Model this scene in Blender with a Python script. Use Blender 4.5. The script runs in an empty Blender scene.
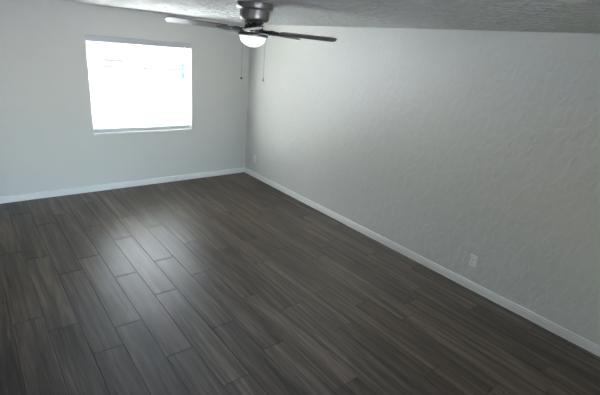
import bpy, bmesh, math, random
from mathutils import Vector, Matrix

random.seed(7)
scn = bpy.context.scene
COL = scn.collection
PI = math.pi
R = math.radians

# ------------------------------------------------------------------ camera
F_PX = 411.14
YAW, PITCH, ROLL = 0.703418, 0.346011, 0.0914388
CAM = Vector((-3.763738, -6.023601, 2.145412))
fw = Vector((math.sin(YAW) * math.cos(PITCH), math.cos(YAW) * math.cos(PITCH), -math.sin(PITCH)))
rt = Vector((math.cos(YAW), -math.sin(YAW), 0))
up = rt.cross(fw)
r2 = math.cos(ROLL) * rt + math.sin(ROLL) * up
u2 = -math.sin(ROLL) * rt + math.cos(ROLL) * up
cd = bpy.data.cameras.new('camera')
cam = bpy.data.objects.new('camera', cd)
COL.objects.link(cam)
M = Matrix((r2, u2, -fw)).transposed().to_4x4()
M.translation = CAM
cam.matrix_world = M
cd.sensor_fit = 'HORIZONTAL'
cd.sensor_width = 36.0
cd.lens = F_PX * 36.0 / 600.0
cd.clip_start = 0.02
cd.clip_end = 500
scn.camera = cam

XL, YR, H, T = -4.05, -6.55, 2.44, 0.16      # left wall, rear wall, ceiling height, wall thickness

# ------------------------------------------------------------------ sky, sun, exposure
world = bpy.data.worlds.new('world')
scn.world = world
world.use_nodes = True
wn = world.node_tree
wn.nodes.clear()
w_out = wn.nodes.new('ShaderNodeOutputWorld')
w_bg = wn.nodes.new('ShaderNodeBackground')
w_sky = wn.nodes.new('ShaderNodeTexSky')
w_sky.sky_type = 'NISHITA'
w_sky.sun_disc = False
w_sky.sun_elevation = R(40)
w_sky.sun_rotation = R(-20)
w_sky.air_density = 1.0
w_sky.dust_density = 1.5
w_bg.inputs['Strength'].default_value = 0.48
wn.links.new(w_sky.outputs[0], w_bg.inputs['Color'])
wn.links.new(w_bg.outputs[0], w_out.inputs['Surface'])

sd = bpy.data.lights.new('sun', 'SUN')
sd.energy = 9.0
sd.angle = R(0.53)
sd.color = (1.0, 0.965, 0.925)
sun = bpy.data.objects.new('sun', sd)
COL.objects.link(sun)
# the sun stands high in front of the window: the blind's open slats catch it and scatter it into the room
sun.rotation_euler = Vector((0.18, -0.77, -0.645)).to_track_quat('-Z', 'Y').to_euler()

# the window and the end of the added fill-light hall behind the camera, marked as the openings daylight comes through
for nm, sx, sy, lc, rx in (('window_portal', 1.42, 1.26, (-1.71, 0.16, 1.425), -90), ('fill_hall_portal', 1.0, 2.3, (-2.67, YR - 1.95, 1.2), 90)):
    pd = bpy.data.lights.new(nm, 'AREA')
    pd.shape = 'RECTANGLE'
    pd.size, pd.size_y = sx, sy
    pd.cycles.is_portal = True
    portal = bpy.data.objects.new(nm, pd)
    COL.objects.link(portal)
    portal.location = lc
    portal.rotation_euler = (R(rx), 0, 0)

scn.cycles.max_bounces = 16
scn.cycles.diffuse_bounces = 10
scn.cycles.sample_clamp_direct = 0.070       # a sensor's white point: sunlit things outside saturate
scn.view_settings.view_transform = 'Standard'
scn.view_settings.look = 'None'
scn.view_settings.gamma = 1.0
scn.view_settings.use_curve_mapping = False
scn.view_settings.exposure = 4.13
LAMP_STRENGTH = 0.4       # glow of the fan's glass bowl

# ------------------------------------------------------------------ helpers
def add_box(bm, x0, x1, y0, y1, z0, z1):
    v = [bm.verts.new((x, y, z)) for z in (z0, z1) for y in (y0, y1) for x in (x0, x1)]
    for f in ((0, 2, 3, 1), (4, 5, 7, 6), (0, 1, 5, 4), (2, 6, 7, 3), (0, 4, 6, 2), (1, 3, 7, 5)):
        bm.faces.new([v[i] for i in f])
    return v


def add_lathe(bm, prof, n=48, center=(0, 0)):
    """profile of (radius, z) revolved about z"""
    rings = []
    for r, z in prof:
        if r < 1e-6:
            rings.append([bm.verts.new((center[0], center[1], z))])
        else:
            rings.append([bm.verts.new((center[0] + r * math.cos(2 * PI * k / n),
                                        center[1] + r * math.sin(2 * PI * k / n), z)) for k in range(n)])
    for a, b in zip(rings, rings[1:]):
        for k in range(n):
            k2 = (k + 1) % n
            if len(a) == 1 and len(b) == 1:
                continue
            if len(a) == 1:
                bm.faces.new((a[0], b[k], b[k2]))
            elif len(b) == 1:
                bm.faces.new((a[k], b[0], a[k2]))
            else:
                bm.faces.new((a[k], b[k], b[k2], a[k2]))


def add_tube(bm, pts, r, n=8, cap=True):
    pts = [Vector(p) for p in pts]
    rings = []
    for i, p in enumerate(pts):
        d = (pts[min(i + 1, len(pts) - 1)] - pts[max(i - 1, 0)]).normalized()
        a = d.orthogonal().normalized() if not rings else (prev - prev.dot(d) * d).normalized()
        prev = a
        b = d.cross(a)
        rr = r[i] if isinstance(r, (list, tuple)) else r
        rings.append([bm.verts.new(p + rr * (math.cos(2 * PI * k / n) * a + math.sin(2 * PI * k / n) * b)) for k in range(n)])
    for a, b in zip(rings, rings[1:]):
        for k in range(n):
            bm.faces.new((a[k], a[(k + 1) % n], b[(k + 1) % n], b[k]))
    if cap:
        bm.faces.new(rings[0][::-1])
        bm.faces.new(rings[-1])


def obj(name, bm, mat, parent=None, smooth=False, bevel=0, sharp=40):
    bmesh.ops.recalc_face_normals(bm, faces=bm.faces[:])
    me = bpy.data.meshes.new(name)
    bm.to_mesh(me)
    bm.free()
    if mat:
        me.materials.append(mat)
    o = bpy.data.objects.new(name, me)
    COL.objects.link(o)
    if parent:
        o.parent = parent
    if smooth:
        for p in me.polygons:
            p.use_smooth = True
        me.set_sharp_from_angle(angle=R(sharp))
    if bevel:
        m = o.modifiers.new('bevel', 'BEVEL')
        m.width = bevel
        m.segments = 2
        m.limit_method = 'ANGLE'
        m.angle_limit = R(40)
    return o


def thing(name, label, cat, loc=(0, 0, 0), group=None):
    o = bpy.data.objects.new(name, None)
    o.empty_display_size = 0.1
    COL.objects.link(o)
    o.location = loc
    tag(o, label, cat, group)
    return o


def tag(o, label, cat, group=None):
    o['label'] = label
    o['category'] = cat
    if group:
        o['group'] = group


def struct(o, label=None):
    o['kind'] = 'structure'
    if label:
        o['label'] = label
    return o


# ------------------------------------------------------------------ materials
def new_mat(name):
    m = bpy.data.materials.new(name)
    m.use_nodes = True
    nt = m.node_tree
    return m, nt, nt.nodes['Principled BSDF']


def N(nt, typ, **kw):
    n = nt.nodes.new(typ)
    for k, v in kw.items():
        setattr(n, k, v)
    return n


def plain(name, col, rough=0.5, metal=0.0, noise=0.0):
    m, nt, b = new_mat(name)
    b.inputs['Roughness'].default_value = rough
    b.inputs['Metallic'].default_value = metal
    if noise:
        tc = N(nt, 'ShaderNodeTexCoord')
        nz = N(nt, 'ShaderNodeTexNoise')
        nz.inputs['Scale'].default_value = 14
        nz.inputs['Detail'].default_value = 4
        cr = N(nt, 'ShaderNodeValToRGB')
        lo = [c * (1 - noise) for c in col]
        hi = [min(1, c * (1 + noise)) for c in col]
        cr.color_ramp.elements[0].position = 0.3
        cr.color_ramp.elements[1].position = 0.7
        cr.color_ramp.elements[0].color = (*lo, 1)
        cr.color_ramp.elements[1].color = (*hi, 1)
        nt.links.new(tc.outputs['Object'], nz.inputs['Vector'])
        nt.links.new(nz.outputs[0], cr.inputs[0])
        nt.links.new(cr.outputs[0], b.inputs['Base Color'])
    else:
        b.inputs['Base Color'].default_value = (*col, 1)
    return m


def plaster(name, col, scale, stretch, dist, rough=0.75, lo=0.42, hi=0.62, fine=0.0):
    """painted knock-down plaster: flattened blobs in a bump map"""
    m, nt, b = new_mat(name)
    b.inputs['Base Color'].default_value = (*col, 1)
    b.inputs['Roughness'].default_value = rough
    tc = N(nt, 'ShaderNodeTexCoord')
    mp = N(nt, 'ShaderNodeMapping')
    mp.inputs['Scale'].default_value = stretch
    nz = N(nt, 'ShaderNodeTexNoise')
    nz.inputs['Scale'].default_value = scale
    nz.inputs['Detail'].default_value = 5
    nz.inputs['Roughness'].default_value = 0.6
    nz.inputs['Distortion'].default_value = 0.6
    mr = N(nt, 'ShaderNodeMapRange', interpolation_type='SMOOTHSTEP')
    mr.inputs['From Min'].default_value = lo
    mr.inputs['From Max'].default_value = hi
    bp = N(nt, 'ShaderNodeBump')
    bp.inputs['Strength'].default_value = 1.0
    bp.inputs['Distance'].default_value = dist
    nt.links.new(tc.outputs['Object'], mp.inputs['Vector'])
    nt.links.new(mp.outputs[0], nz.inputs['Vector'])
    nt.links.new(nz.outputs[0], mr.inputs['Value'])
    nt.links.new(mr.outputs[0], bp.inputs['Height'])
    nt.links.new(bp.outputs[0], b.inputs['Normal'])
    return m


WHITE = (0.70, 0.70, 0.682)
M_wall_back = plaster('wall_paint_smooth', WHITE, 9, (1, 1, 1), 0.0007)
M_wall_right = plaster('wall_paint_knockdown', WHITE, 11, (1, 1.4, 0.75), 0.0024)
M_ceiling = plaster('ceiling_texture', (0.62, 0.63, 0.615), 12, (1.0, 1.0, 1), 0.045, rough=0.9)
M_wall_absorber = plaster('unseen_wall_absorber', (0.36, 0.355, 0.34), 9, (1, 1, 1), 0.0015)  # for walls out of view, darkened to soak up bounced light
M_trim = plain('trim_paint', (0.88, 0.895, 0.89), 0.3)
M_sill = plain('sill_paint', (0.82, 0.83, 0.82), 0.4)
M_vinyl = plain('white_vinyl', (0.80, 0.81, 0.80), 0.4)
M_rail = plain('blind_rail', (0.62, 0.63, 0.66), 0.5)
M_headrail = plain('blind_headrail', (0.57, 0.58, 0.61), 0.5)
M_plastic = plain('outlet_plastic', (0.90, 0.91, 0.90), 0.35)
M_hole = plain('outlet_slot', (0.02, 0.02, 0.02), 0.6)
M_screw = plain('screw_metal', (0.55, 0.55, 0.54), 0.35, 1.0)
M_pewter = plain('brushed_pewter', (0.27, 0.268, 0.26), 0.46, 0.9, 0.1)
M_dark_metal = plain('dark_pewter', (0.07, 0.068, 0.066), 0.38, 0.85, 0.1)
M_chain = plain('chain_metal', (0.22, 0.22, 0.21), 0.4, 0.9)
M_black = plain('black_fob', (0.012, 0.012, 0.012), 0.4)
M_greyfob = plain('grey_fob', (0.20, 0.20, 0.19), 0.4)


def slat_material():
    m, nt, b = new_mat('blind_slat')
    b.inputs['Base Color'].default_value = (0.77, 0.78, 0.79, 1)
    b.inputs['Roughness'].default_value = 0.45
    tr = N(nt, 'ShaderNodeBsdfTranslucent')
    tr.inputs['Color'].default_value = (0.8, 0.82, 0.82, 1)
    mx = N(nt, 'ShaderNodeMixShader')
    mx.inputs[0].default_value = 0.12
    out = nt.nodes['Material Output']
    nt.links.new(b.outputs[0], mx.inputs[1])
    nt.links.new(tr.outputs[0], mx.inputs[2])
    nt.links.new(mx.outputs[0], out.inputs['Surface'])
    return m


def glass_material():
    m = bpy.data.materials.new('window_glass')
    m.use_nodes = True
    nt = m.node_tree
    nt.nodes.clear()
    out = N(nt, 'ShaderNodeOutputMaterial')
    t = N(nt, 'ShaderNodeBsdfTransparent')
    t.inputs['Color'].default_value = (0.93, 0.96, 0.95, 1)
    g = N(nt, 'ShaderNodeBsdfGlossy')
    g.inputs['Roughness'].default_value = 0.0
    fr = N(nt, 'ShaderNodeFresnel')
    fr.inputs['IOR'].default_value = 1.45
    mx = N(nt, 'ShaderNodeMixShader')
    nt.links.new(fr.outputs[0], mx.inputs[0])
    nt.links.new(t.outputs[0], mx.inputs[1])
    nt.links.new(g.outputs[0], mx.inputs[2])
    nt.links.new(mx.outputs[0], out.inputs['Surface'])
    return m


def globe_material():
    m, nt, b = new_mat('lit_frosted_glass')
    b.inputs['Base Color'].default_value = (0.9, 0.9, 0.9, 1)
    b.inputs['Roughness'].default_value = 0.3
    b.inputs['Emission Color'].default_value = (0.95, 1.0, 1.0, 1)
    b.inputs['Emission Strength'].default_value = LAMP_STRENGTH
    return m


def blade_material():
    m, nt, b = new_mat('fan_blade_wood')
    b.inputs['Roughness'].default_value = 0.37
    tc = N(nt, 'ShaderNodeTexCoord')
    mp = N(nt, 'ShaderNodeMapping')
    mp.inputs['Scale'].default_value = (3, 60, 60)
    nz = N(nt, 'ShaderNodeTexNoise')
    nz.inputs['Scale'].default_value = 1.0
    nz.inputs['Detail'].default_value = 4
    cr = N(nt, 'ShaderNodeValToRGB')
    cr.color_ramp.elements[0].color = (0.055, 0.048, 0.042, 1)
    cr.color_ramp.elements[1].color = (0.12, 0.108, 0.098, 1)
    cr.color_ramp.elements[0].position = 0.35
    cr.color_ramp.elements[1].position = 0.65
    nt.links.new(tc.outputs['Object'], mp.inputs['Vector'])
    nt.links.new(mp.outputs[0], nz.inputs['Vector'])
    nt.links.new(nz.outputs[0], cr.inputs[0])
    nt.links.new(cr.outputs[0], b.inputs['Base Color'])
    return m


def floor_material():
    """grey-brown wood-look planks; every plank carries its own random number"""
    m, nt, b = new_mat('wood_look_planks')
    L = nt.links
    b.inputs['Specular IOR Level'].default_value = 0.32
    at = N(nt, 'ShaderNodeAttribute', attribute_name='plank_id')
    tc = N(nt, 'ShaderNodeTexCoord')
    sep = N(nt, 'ShaderNodeSeparateXYZ')
    L.new(tc.outputs['Object'], sep.inputs[0])
    off = N(nt, 'ShaderNodeMath', operation='MULTIPLY')
    off.inputs[1].default_value = 37.0
    L.new(at.outputs['Fac'], off.inputs[0])
    addy = N(nt, 'ShaderNodeMath', operation='ADD')
    L.new(sep.outputs['Y'], addy.inputs[0])
    L.new(off.outputs[0], addy.inputs[1])
    cmb = N(nt, 'ShaderNodeCombineXYZ')
    L.new(sep.outputs['X'], cmb.inputs['X'])
    L.new(addy.outputs[0], cmb.inputs['Y'])
    L.new(off.outputs[0], cmb.inputs['Z'])

    def noise(sc, detail, rough, dist=0.0):
        mp = N(nt, 'ShaderNodeMapping')
        mp.inputs['Scale'].default_value = sc
        nz = N(nt, 'ShaderNodeTexNoise')
        nz.inputs['Scale'].default_value = 1.0
        nz.inputs['Detail'].default_value = detail
        nz.inputs['Roughness'].default_value = rough
        nz.inputs['Distortion'].default_value = dist
        L.new(cmb.outputs[0], mp.inputs['Vector'])
        L.new(mp.outputs[0], nz.inputs['Vector'])
        return nz

    broad = noise((20, 1.0, 1), 3, 0.55, 0.5)     # broad dark bands along a plank
    grain = noise((75, 3.2, 1), 4, 0.6)          # fine grain streaks
    cr = N(nt, 'ShaderNodeValToRGB')
    e = cr.color_ramp.elements
    e[0].position, e[0].color = 0.36, (0.026, 0.0192, 0.0142, 1)
    e[1].position, e[1].color = 0.68, (0.172, 0.131, 0.100, 1)
    mid = e.new(0.52)
    mid.color = (0.080, 0.0605, 0.0455, 1)
    mix = N(nt, 'ShaderNodeMix', data_type='FLOAT')
    mix.inputs['Factor'].default_value = 0.38
    L.new(broad.outputs[0], mix.inputs['A'])
    L.new(grain.outputs[0], mix.inputs['B'])
    # a plank's own tone
    pr = N(nt, 'ShaderNodeMapRange')
    pr.inputs['To Min'].default_value = -0.04
    pr.inputs['To Max'].default_value = 0.04
    L.new(at.outputs['Fac'], pr.inputs['Value'])
    sm = N(nt, 'ShaderNodeMath', operation='ADD')
    L.new(mix.outputs['Result'], sm.inputs[0])
    L.new(pr.outputs[0], sm.inputs[1])
    L.new(sm.outputs[0], cr.inputs[0])
    L.new(cr.outputs[0], b.inputs['Base Color'])
    rr = N(nt, 'ShaderNodeMapRange')
    rr.inputs['From Min'].default_value = 0.3
    rr.inputs['From Max'].default_value = 0.7
    rr.inputs['To Min'].default_value = 0.32
    rr.inputs['To Max'].default_value = 0.43
    L.new(grain.outputs[0], rr.inputs['Value'])
    L.new(rr.outputs[0], b.inputs['Roughness'])
    bp = N(nt, 'ShaderNodeBump')
    bp.inputs['Strength'].default_value = 0.4
    bp.inputs['Distance'].default_value = 0.0008
    L.new(grain.outputs[0], bp.inputs['Height'])
    L.new(bp.outputs[0], b.inputs['Normal'])
    return m


M_floor = floor_material()
M_grout = plain('plank_joint', (0.022, 0.020, 0.019), 0.8)
M_slat = slat_material()
M_glass = glass_material()
M_globe = globe_material()
M_blade = blade_material()

# ------------------------------------------------------------------ the room
WX0, WX1, WZ0, WZ1 = -2.42, -1.003, 0.797, 2.080   # window opening in the back wall

# floor: planks 0.2063 x 1.246 m, joints where the photograph shows them
PW, PL, X0 = 0.2063, 1.246, -3.098
JOINTS = {-2: -2.965, -1: -3.392, 0: -3.172, 1: -3.688, 2: -4.145, 3: -3.573, 4: -3.997, 5: -3.340, 6: -3.663}
bm = bmesh.new()
lay = bm.faces.layers.float.new('plank_id')
GAP, DEP, BEV = 0.0016, 0.003, 0.0016
k_lo, k_hi = math.floor((XL - X0) / PW), math.floor((0 - X0) / PW)
rj = random.Random(21)
for k in range(k_lo, k_hi + 1):
    xa, xb = max(X0 + k * PW, XL), min(X0 + (k + 1) * PW, 0.0)
    j0 = JOINTS.get(k, -3.0 - rj.random() * PL)
    n0 = math.floor((YR - j0) / PL)
    y = j0 + n0 * PL
    while y < 0:
        ya, yb = max(y, YR), min(y + PL, 0.0)
        y += PL
        if yb - ya < 0.01 or xb - xa < 0.006:
            continue
        pid = rj.random()
        g, s = GAP, GAP + BEV
        top = [bm.verts.new(p) for p in ((xa + s, ya + s, 0), (xb - s, ya + s, 0), (xb - s, yb - s, 0), (xa + s, yb - s, 0))]
        low = [bm.verts.new(p) for p in ((xa + g, ya + g, -DEP), (xb - g, ya + g, -DEP), (xb - g, yb - g, -DEP), (xa + g, yb - g, -DEP))]
        fs = [bm.faces.new(top)]
        for i in range(4):
            fs.append(bm.faces.new((low[i], low[(i + 1) % 4], top[(i + 1) % 4], top[i])))
        for f in fs:
            f[lay] = pid
sub = [bm.verts.new(p) for p in ((XL, YR, -DEP), (0, YR, -DEP), (0, 0, -DEP), (XL, 0, -DEP))]
f = bm.faces.new(sub)
f.material_index = 1
b2 = [bm.verts.new(p) for p in ((XL, YR, -0.1), (0, YR, -0.1), (0, 0, -0.1), (XL, 0, -0.1))]
f = bm.faces.new(b2[::-1])
f.material_index = 1
me = bpy.data.meshes.new('floor')
bm.to_mesh(me)
bm.free()
me.materials.append(M_floor)
me.materials.append(M_grout)
floor = bpy.data.objects.new('floor', me)
COL.objects.link(floor)
struct(floor, 'dark grey-brown wood-look plank floor')

bm = bmesh.new()
add_box(bm, XL - T, T, YR - T, T, H, H + 0.12)
struct(obj('ceiling', bm, M_ceiling), 'white textured ceiling')

bm = bmesh.new()
add_box(bm, XL - T, WX0, 0, T, -0.1, H)
add_box(bm, WX1, 0, 0, T, -0.1, H)
add_box(bm, WX0, WX1, 0, T, -0.1, WZ0)
add_box(bm, WX0, WX1, 0, T, WZ1, H)
struct(obj('wall_back', bm, M_wall_back), 'white wall with the window')
bm = bmesh.new()
add_box(bm, 0, T, YR - T, T, -0.1, H)
struct(obj('wall_right', bm, M_wall_right), 'long white knock-down textured wall')
bm = bmesh.new()
add_box(bm, XL - T, XL, YR, 0, -0.1, H)
struct(obj('wall_left', bm, M_wall_absorber))
bm = bmesh.new()
HX0, HX1, HZ, HY = -3.15, -2.2, 2.3, YR - 1.9      # unseen hall added behind the camera, steering daylight onto the back wall
add_box(bm, XL - T, HX0, YR - T, YR, -0.1, H)
add_box(bm, HX1, 0, YR - T, YR, -0.1, H)
add_box(bm, HX0, HX1, YR - T, YR, HZ, H)
struct(obj('wall_rear', bm, M_wall_absorber))

for nm, xa, xb in (('wall_fill_hall_left', HX0 - T, HX0), ('wall_fill_hall_right', HX1, HX1 + T)):
    bm = bmesh.new()
    add_box(bm, xa, xb, HY, YR - T, -0.1, HZ)
    struct(obj(nm, bm, M_wall_absorber))
bm = bmesh.new()
add_box(bm, HX0 - T, HX1 + T, HY, YR - T, HZ, HZ + 0.12)
struct(obj('ceiling_fill_hall', bm, M_wall_absorber))
bm = bmesh.new()
add_box(bm, HX0, HX1, HY, YR, -0.1, -0.003)
struct(obj('floor_fill_hall', bm, M_grout))


def baseboard(name, p0, p1, inward):
    """stepped profile swept along the foot of a wall"""
    prof = [(0, 0), (0.014, 0), (0.014, 0.060), (0.011, 0.066), (0.011, 0.078), (0.006, 0.086), (0, 0.086)]
    p0, p1, n = Vector(p0), Vector(p1), Vector(inward)
    bm = bmesh.new()
    a = [bm.verts.new(p0 + n * d + Vector((0, 0, z))) for d, z in prof]
    b = [bm.verts.new(p1 + n * d + Vector((0, 0, z))) for d, z in prof]
    for i in range(len(prof)):
        j = (i + 1) % len(prof)
        bm.faces.new((a[i], a[j], b[j], b[i]))
    bm.faces.new(a[::-1])
    bm.faces.new(b)
    struct(obj(name, bm, M_trim), 'white painted baseboard')


baseboard('baseboard_back', (XL, 0, 0), (0, 0, 0), (0, -1, 0))
baseboard('baseboard_right', (0, YR, 0), (0, 0, 0), (-1, 0, 0))
baseboard('baseboard_left', (XL, YR, 0), (XL, 0, 0), (1, 0, 0))
baseboard('baseboard_rear', (HX1, YR, 0), (0, YR, 0), (0, 1, 0))

# ------------------------------------------------------------------ window (a white sliding window set back in the opening)
win = bpy.data.objects.new('window_1', None)
COL.objects.link(win)
win.location = ((WX0 + WX1) / 2, 0.10, WZ0)
struct(win, 'white sliding window behind a blind')
hw, wh = (WX1 - WX0) / 2, WZ1 - WZ0
fwid = 0.035
bm = bmesh.new()
add_box(bm, -hw, -hw + fwid, 0.0, 0.05, 0, wh)
add_box(bm, hw - fwid, hw, 0.0, 0.05, 0, wh)
add_box(bm, -hw + fwid, hw - fwid, 0.0, 0.05, 0, fwid)
add_box(bm, -hw + fwid, hw - fwid, 0.0, 0.05, wh - fwid, wh)
obj('window_frame', bm, M_vinyl, win)
bm = bmesh.new()
add_box(bm, -0.018, 0.018, 0.008, 0.040, fwid, wh - fwid)
obj('meeting_stile', bm, M_vinyl, win)
for sx, yy in ((-1, 0.016), (1, 0.030)):
    bm = bmesh.new()
    xa, xb = sorted((sx * 0.016, sx * (hw - fwid)))
    add_box(bm, xa, xb, yy, yy + 0.004, fwid, wh - fwid)
    obj('glass', bm, M_glass, win)
bm = bmesh.new()
add_box(bm, -hw + 0.001, hw - 0.001, -0.112, -0.002, 0.0005, 0.026)
obj('window_sill', bm, M_sill, win, bevel=0.002)

# ------------------------------------------------------------------ mini blind hanging in the opening
blind = thing('window_blind', 'white horizontal mini blind hanging lowered in the window', 'blind', ((WX0 + WX1) / 2, 0.040, WZ1))
bw = hw - 0.005
bm = bmesh.new()
zt, zb = 0.001, -0.072
add_box(bm, -bw, bw, -0.050, 0.016, zb, zt)
obj('headrail', bm, M_headrail, blind, bevel=0.004)
bm = bmesh.new()
for sx in (-1, 1):
    bm = bmesh.new()
    xa, xb = sorted((sx * (bw - 0.012), sx * (bw + 0.003)))
    add_box(bm, xa, xb, -0.053, 0.018, zb - 0.002, zt + 0.0005)
    obj('end_cap', bm, M_headrail, blind, bevel=0.003)
PITCHZ = 0.0215
bm = bmesh.new()
z = zb - 0.018
ztop_slat = z
ns = 0
STACK = -wh + 0.074                         # the spare slats lie stacked on the bottom rail
while z > STACK:
    pts = []
    for i in range(5):                      # slightly crowned slat, 25 mm deep
        t = i / 4 - 0.5
        pts.append((t * 0.025, 0.0010 * (1 - 4 * t * t)))
    ang = R(-5) if z > STACK + 0.0145 else 0.0
    ring = []
    for x in (-bw + 0.001, bw - 0.001):
        ring.append([bm.verts.new((x, yy * math.cos(ang) - zz * math.sin(ang), z + yy * math.sin(ang) + zz)) for yy, zz in pts])
    for i in range(4):
        bm.faces.new((ring[0][i], ring[0][i + 1], ring[1][i + 1], ring[1][i]))
    z -= PITCHZ if z > STACK + 0.014 + PITCHZ else (z - STACK - 0.0125 if z > STACK + 0.0126 else 0.0026)
    ns += 1
sl = obj('slats', bm, M_slat, blind, smooth=True)
so = sl.modifiers.new('thickness', 'SOLIDIFY')
so.thickness = 0.0005
bm = bmesh.new()
add_box(bm, -bw + 0.002, bw - 0.002, -0.015, 0.013, -wh + 0.0275, -wh + 0.073)
obj('bottom_rail', bm, M_rail, blind, bevel=0.004)
for x in (-bw * 0.80, 0.0, bw * 0.80):
    bm = bmesh.new()
    for yy in (-0.0135, 0.0135):
        add_tube(bm, [(x, yy, zb), (x, yy, -wh + 0.06)], 0.0007, 5)
    obj('ladder_cord', bm, M_slat, blind)
bm = bmesh.new()
add_tube(bm, [(bw - 0.045, -0.026, zb + 0.01), (bw - 0.045, -0.028, zb - 0.55)], 0.0035, 6)
obj('tilt_wand', bm, plain('clear_wand', (0.6, 0.62, 0.62), 0.2), blind)

# ------------------------------------------------------------------ ceiling fan with light
FAN = Vector((-1.905, -3.10, H))
view = math.atan2(FAN.y - CAM.y, FAN.x - CAM.x)      # heading from camera to fan
fan = thing('ceiling_fan', 'pewter five-blade ceiling fan with a lit white glass bowl', 'ceiling fan', FAN)
# hangs a little crooked, its right side lower
tilt = Matrix.Rotation(R(1.6), 4, Vector((math.cos(view), math.sin(view), 0)))
fan.rotation_euler = tilt.to_euler()

bm = bmesh.new()
add_lathe(bm, [(0, 0.004), (0.134, 0.004), (0.137, -0.004), (0.137, -0.034), (0.133, -0.041), (0.121, -0.046), (0.115, -0.052), (0, -0.052)], 56)
obj('canopy', bm, M_pewter, fan, smooth=True)
bm = bmesh.new()
add_lathe(bm, [(0, -0.050), (0.113, -0.050), (0.1155, -0.058), (0.113, -0.100), (0.109, -0.116), (0.100, -0.124), (0.088, -0.127), (0, -0.127)], 56)
obj('motor_housing', bm, M_pewter, fan, smooth=True)
bm = bmesh.new()
# vented neck: ribs round a core
add_lathe(bm, [(0, -0.130), (0.040, -0.130), (0.040, -0.176), (0, -0.176)], 32)
for k in range(10):
    a = 2 * PI * k / 10
    c, s = math.cos(a), math.sin(a)
    add_tube(bm, [(0.072 * c, 0.072 * s, -0.128), (0.056 * c, 0.056 * s, -0.150), (0.066 * c, 0.066 * s, -0.178)], 0.0075, 8)
obj('vented_neck', bm, M_dark_metal, fan, smooth=True)
bm = bmesh.new()
add_lathe(bm, [(0, -0.174), (0.070, -0.174), (0.083, -0.181), (0.085, -0.190), (0.078, -0.196), (0, -0.196)], 48)
obj('flywheel', bm, M_dark_metal, fan, smooth=True)
bm = bmesh.new()
add_lathe(bm, [(0, -0.194), (0.042, -0.194), (0.044, -0.198), (0.044, -0.212), (0.042, -0.218), (0, -0.218)], 40)
obj('switch_housing', bm, M_pewter, fan, smooth=True)
bm = bmesh.new()
add_lathe(bm, [(0, -0.206), (0.050, -0.207), (0.085, -0.212), (0.112, -0.219), (0.118, -0.225), (0.118, -0.235), (0.110, -0.239), (0, -0.239)], 56)
obj('light_fitter', bm, M_pewter, fan, smooth=True)
bm = bmesh.new()
prof = [(0.101, -0.236)]
for i in range(1, 13):
    a = i / 12 * PI / 2
    prof.append((0.101 * math.cos(a), -0.240 - 0.076 * math.sin(a)))
add_lathe(bm, prof, 48)
gl = obj('glass_bowl', bm, M_globe, fan, smooth=True)
gl['label'] = 'glowing white glass bowl'

BL_R0, BL_R1, BL_W0, BL_W1 = 0.205, 0.655, 0.058, 0.068      # blade root / tip radius, half widths


def blade_outline():
    pts = []
    n = 8
    # root end, slightly rounded
    for i in range(n + 1):
        a = PI / 2 + PI * i / n
        pts.append((BL_R0 + 0.02 + 0.02 * math.cos(a), BL_W0 * math.sin(a)))
    for i in range(n + 1):                   # rounded tip
        a = -PI / 2 + PI * i / n
        ex = abs(math.cos(a)) ** 0.6
        pts.append((BL_R1 - 0.05 + 0.05 * ex, BL_W1 * math.sin(a)))
    return pts


def blade_bm():
    bm = bmesh.new()
    o = blade_outline()
    lo = [bm.verts.new((x, y, -0.003)) for x, y in o]
    hi = [bm.verts.new((x, y, 0.003)) for x, y in o]
    bm.faces.new(lo[::-1])
    bm.faces.new(hi)
    for i in range(len(o)):
        j = (i + 1) % len(o)
        bm.faces.new((lo[i], lo[j], hi[j], hi[i]))
    return bm


def bracket_bm():
    """blade iron: two curved arms from the flywheel to a fork under the blade"""
    bm = bmesh.new()
    for s in (-1, 1):
        add_tube(bm, [(0.060, 0.010 * s, 0.004), (0.105, 0.014 * s, 0.000), (0.140, 0.030 * s, 0.002), (0.175, 0.034 * s, -0.004),
                      (0.215, 0.024 * s, -0.0065), (0.262, 0.020 * s, -0.0065)], [0.009, 0.008, 0.007, 0.007, 0.0065, 0.005], 8)
    add_tube(bm, [(0.175, 0, -0.004), (0.225, 0, -0.007), (0.285, 0, -0.006)], [0.006, 0.009, 0.006], 8)
    add_tube(bm, [(0.178, -0.034, -0.004), (0.178, 0.034, -0.004)], 0.0065, 8)
    for x, y in ((0.262, 0.020), (0.262, -0.020), (0.285, 0.0)):
        add_lathe(bm, [(0, -0.013), (0.006, -0.012), (0.008, -0.008), (0.008, -0.003), (0, -0.003)], 12, (x, y))
    return bm


BLADE_PITCH = R(13)
first = None
for i, rel in enumerate((-36, 36, 108, 180, -108)):
    if first is None:
        b = obj('blade', blade_bm(), M_blade, fan)
        br = obj('blade_bracket', bracket_bm(), M_dark_metal, b, smooth=True)
        first = (b, br)
    else:
        b = first[0].copy()
        COL.objects.link(b)
        br = first[1].copy()
        COL.objects.link(br)
        br.parent = b
    b.parent = fan
    b.location = (0, 0, -0.194)
    b.rotation_euler = (Matrix.Rotation(view + R(rel), 4, 'Z') @ Matrix.Rotation(BLADE_PITCH, 4, 'X')).to_euler()

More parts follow.
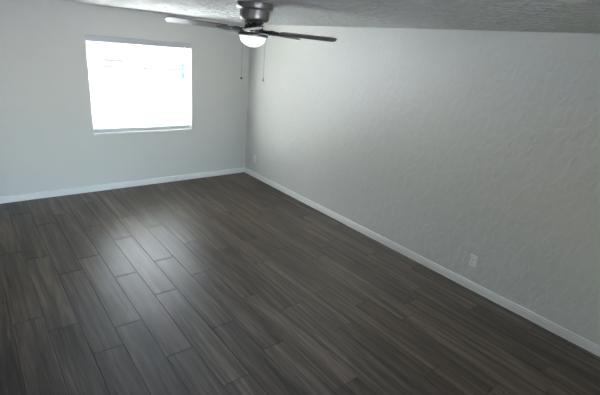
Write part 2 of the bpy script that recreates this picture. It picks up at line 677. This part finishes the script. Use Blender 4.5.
side = Vector((math.sin(view), -math.cos(view), 0))     # to the right, seen from the camera
for off, ln, fobm, fr in ((-0.078, 0.550, M_black, 0.0085), (0.096, 0.540, M_greyfob, 0.006)):
    p = side * off - Vector((math.cos(view), math.sin(view), 0)) * 0.03
    up_v = tilt.to_3x3().inverted() @ Vector((0, 0, 1))
    a = p + Vector((0, 0, -0.232))
    b_ = a - up_v * (ln - 0.232)
    bm = bmesh.new()
    add_tube(bm, [a, b_], 0.0011, 6)
    ch = obj('pull_chain', bm, M_chain, fan)
    bm = bmesh.new()
    if fobm is M_black:
        bmesh.ops.create_uvsphere(bm, u_segments=16, v_segments=10, radius=fr, matrix=Matrix.Translation(b_ - up_v * fr * 0.9))
    else:
        add_lathe(bm, [(0, 0.004), (0.0025, 0.003), (0.004, -0.006), (0.0055, -0.018), (0.005, -0.024), (0, -0.026)], 14)
        bmesh.ops.transform(bm, matrix=Matrix.Translation(b_), verts=bm.verts[:])
    fb = obj('chain_fob', bm, fobm, ch, smooth=True)
    fb['label'] = 'round black pull' if fobm is M_black else 'small grey pull'

# ------------------------------------------------------------------ wall outlets
def make_outlet(label, y, z):
    t = thing('wall_outlet', label, 'outlet', (0, y, z), 'duplex outlets on the long wall')
    bm = bmesh.new()
    add_box(bm, -0.007, 0.0, -0.036, 0.036, -0.060, 0.060)
    obj('cover_plate', bm, M_plastic, t, bevel=0.0025)
    for s in (-1, 1):
        bm = bmesh.new()
        n = 20
        ring = []
        for x in (-0.0065, -0.0105):
            ring.append([bm.verts.new((x, 0.0175 * math.cos(2 * PI * k / n), s * 0.0205 + max(-0.0135, min(0.0135, 0.0175 * math.sin(2 * PI * k / n))))) for k in range(n)])
        for k in range(n):
            bm.faces.new((ring[0][k], ring[0][(k + 1) % n], ring[1][(k + 1) % n], ring[1][k]))
        bm.faces.new(ring[1])
        rc = obj('receptacle', bm, M_plastic, t)
        bm = bmesh.new()
        for yy, hh in ((-0.0065, 0.0045), (0.0065, 0.0038)):
            add_box(bm, -0.0109, -0.0100, yy - 0.0011, yy + 0.0011, s * 0.0205 + 0.002 - hh, s * 0.0205 + 0.002 + hh)
        add_tube(bm, [(-0.0100, 0, s * 0.0205 - 0.008), (-0.0109, 0, s * 0.0205 - 0.008)], 0.0024, 10)
        obj('slot', bm, M_hole, rc)
    bm = bmesh.new()
    add_tube(bm, [(-0.006, 0, 0), (-0.0082, 0, 0)], 0.0033, 12)
    obj('screw', bm, M_screw, t)
    return t


make_outlet('white duplex outlet standing alone on the near part of the long wall', -4.345, 0.304)
make_outlet('small white outlet on the long wall close to the far corner', -0.306, 0.320)

# ------------------------------------------------------------------ outside the window
GZ = -0.30
M_ground = plain('pale_concrete', (0.59, 0.578, 0.56), 0.9, 0, 0.06)
M_lowwall = plain('dark_blue_block', (0.022, 0.03, 0.05), 0.9, 0, 0.1)
bm = bmesh.new()
add_box(bm, -80, 120, -60, 130, GZ - 0.2, GZ)
struct(obj('ground', bm, M_ground), 'pale sunlit ground outside')
bm = bmesh.new()
add_box(bm, 3.9, 14.5, 26.4, 26.65, GZ - 0.1, GZ + 0.14)
gw = obj('garden_wall', bm, M_lowwall, bevel=0.02)
tag(gw, 'long low dark wall outside, a thin line straight across the upper window', 'garden wall')

M_car = plain('car_paint', (0.012, 0.018, 0.045), 0.35, 0.0)
M_carglass = plain('car_glass', (0.03, 0.04, 0.05), 0.1)
M_tyre = plain('tyre', (0.02, 0.02, 0.02), 0.8)
M_hub = plain('wheel_metal', (0.5, 0.5, 0.5), 0.3, 1)
car = thing('car', 'bluish car far outside beyond the blind, in the left half of the window', 'car', (7.6, 35.6, GZ))
car.rotation_euler = (0, 0, R(-14) + PI / 2)


def loft(sections):
    """sections: (x, [(y, z) ...])"""
    bm = bmesh.new()
    rings = [[bm.verts.new((x, y, z)) for y, z in pr] for x, pr in sections]
    n = len(rings[0])
    for a, b in zip(rings, rings[1:]):
        for k in range(n):
            bm.faces.new((a[k], a[(k + 1) % n], b[(k + 1) % n], b[k]))
    bm.faces.new(rings[0][::-1])
    bm.faces.new(rings[-1])
    return bm


def sec(hw_, z0, z1, top):
    return [(-hw_, z0 + 0.08), (-hw_ + 0.06, z0), (hw_ - 0.06, z0), (hw_, z0 + 0.08), (hw_ + 0.01, (z0 + z1) / 2), (top, z1 - 0.03), (top - 0.08, z1), (-top + 0.08, z1), (-top, z1 - 0.03), (-hw_ - 0.01, (z0 + z1) / 2)]


bm = loft([(-2.15, sec(0.72, 0.35, 0.78, 0.68)), (-2.05, sec(0.82, 0.25, 0.92, 0.78)), (-1.2, sec(0.87, 0.22, 0.98, 0.82)), (0.6, sec(0.87, 0.22, 0.96, 0.82)),
           (1.7, sec(0.85, 0.24, 0.84, 0.76)), (2.1, sec(0.76, 0.30, 0.72, 0.66)), (2.2, sec(0.62, 0.36, 0.62, 0.55))])
obj('body', bm, M_car, car, smooth=True)
bm = loft([(-1.95, sec(0.72, 0.90, 0.96, 0.70)), (-1.35, sec(0.76, 0.90, 1.38, 0.58)), (-0.9, sec(0.77, 0.90, 1.45, 0.60)), (0.1, sec(0.77, 0.90, 1.44, 0.60)), (0.95, sec(0.74, 0.88, 0.97, 0.72))])
obj('cabin', bm, M_carglass, car, smooth=True)
bm = loft([(-1.3, sec(0.60, 1.36, 1.43, 0.57)), (-0.9, sec(0.61, 1.40, 1.475, 0.58)), (0.1, sec(0.61, 1.39, 1.465, 0.58)), (0.2, sec(0.59, 1.36, 1.43, 0.56))])
obj('roof', bm, M_car, car, smooth=True)
for x in (-1.35, 1.35):
    for s in (-1, 1):
        bm = bmesh.new()
        add_tube(bm, [(x, s * 0.68, 0.32), (x, s * 0.70, 0.32), (x, s * 0.86, 0.32), (x, s * 0.88, 0.32)], [0.28, 0.32, 0.32, 0.29], 24)
        wv = obj('wheel', bm, M_tyre, car)
        bm = bmesh.new()
        add_tube(bm, [(x, s * 0.875, 0.32), (x, s * 0.89, 0.32)], 0.19, 20)
        obj('wheel_cover', bm, M_hub, wv)

M_leaf = plain('shrub_leaf', (0.012, 0.05, 0.045), 0.8, 0, 0.25)
M_stem = plain('shrub_stem', (0.10, 0.075, 0.05), 0.8)


def make_shrub(label, loc, rad, hgt, seed):
    t = thing('shrub', label, 'shrub', loc, 'shrubs outside the window')
    rr = random.Random(seed)
    bm = bmesh.new()
    for i in range(900):
        d = Vector((rr.gauss(0, 1), rr.gauss(0, 1), rr.gauss(0, 1))).normalized() * rr.random() ** 0.4
        c = Vector((d.x * rad, d.y * rad, hgt * 0.58 + d.z * hgt * 0.42))
        q = Matrix.Rotation(rr.random() * 6.3, 3, Vector((rr.random() - .5, rr.random() - .5, rr.random() - .5)).normalized())
        s = 0.045 * (0.7 + rr.random() * 0.6)
        vs = [bm.verts.new(c + q @ Vector(p)) for p in ((-s * 1.6, 0, 0), (0, -s * .6, 0.01), (s * 1.6, 0, 0), (0, s * .6, 0.01))]
        bm.faces.new(vs)
    obj('foliage', bm, M_leaf, t)
    bm = bmesh.new()
    for k in range(6):
        a = k * 1.05
        add_tube(bm, [(0.03 * math.cos(a), 0.03 * math.sin(a), -0.02), (rad * .25 * math.cos(a), rad * .25 * math.sin(a), hgt * .4), (rad * .55 * math.cos(a), rad * .55 * math.sin(a), hgt * .8)], [0.02, 0.014, 0.006], 6)
    obj('stem', bm, M_stem, t, smooth=True)


make_shrub('farther of two shrubs outside the right half of the window', (9.95, 25.5, GZ), 0.40, 0.62, 3)
make_shrub('nearer of two shrubs outside, lower in the right half of the window', (7.35, 19.2, GZ), 0.33, 0.5, 5)
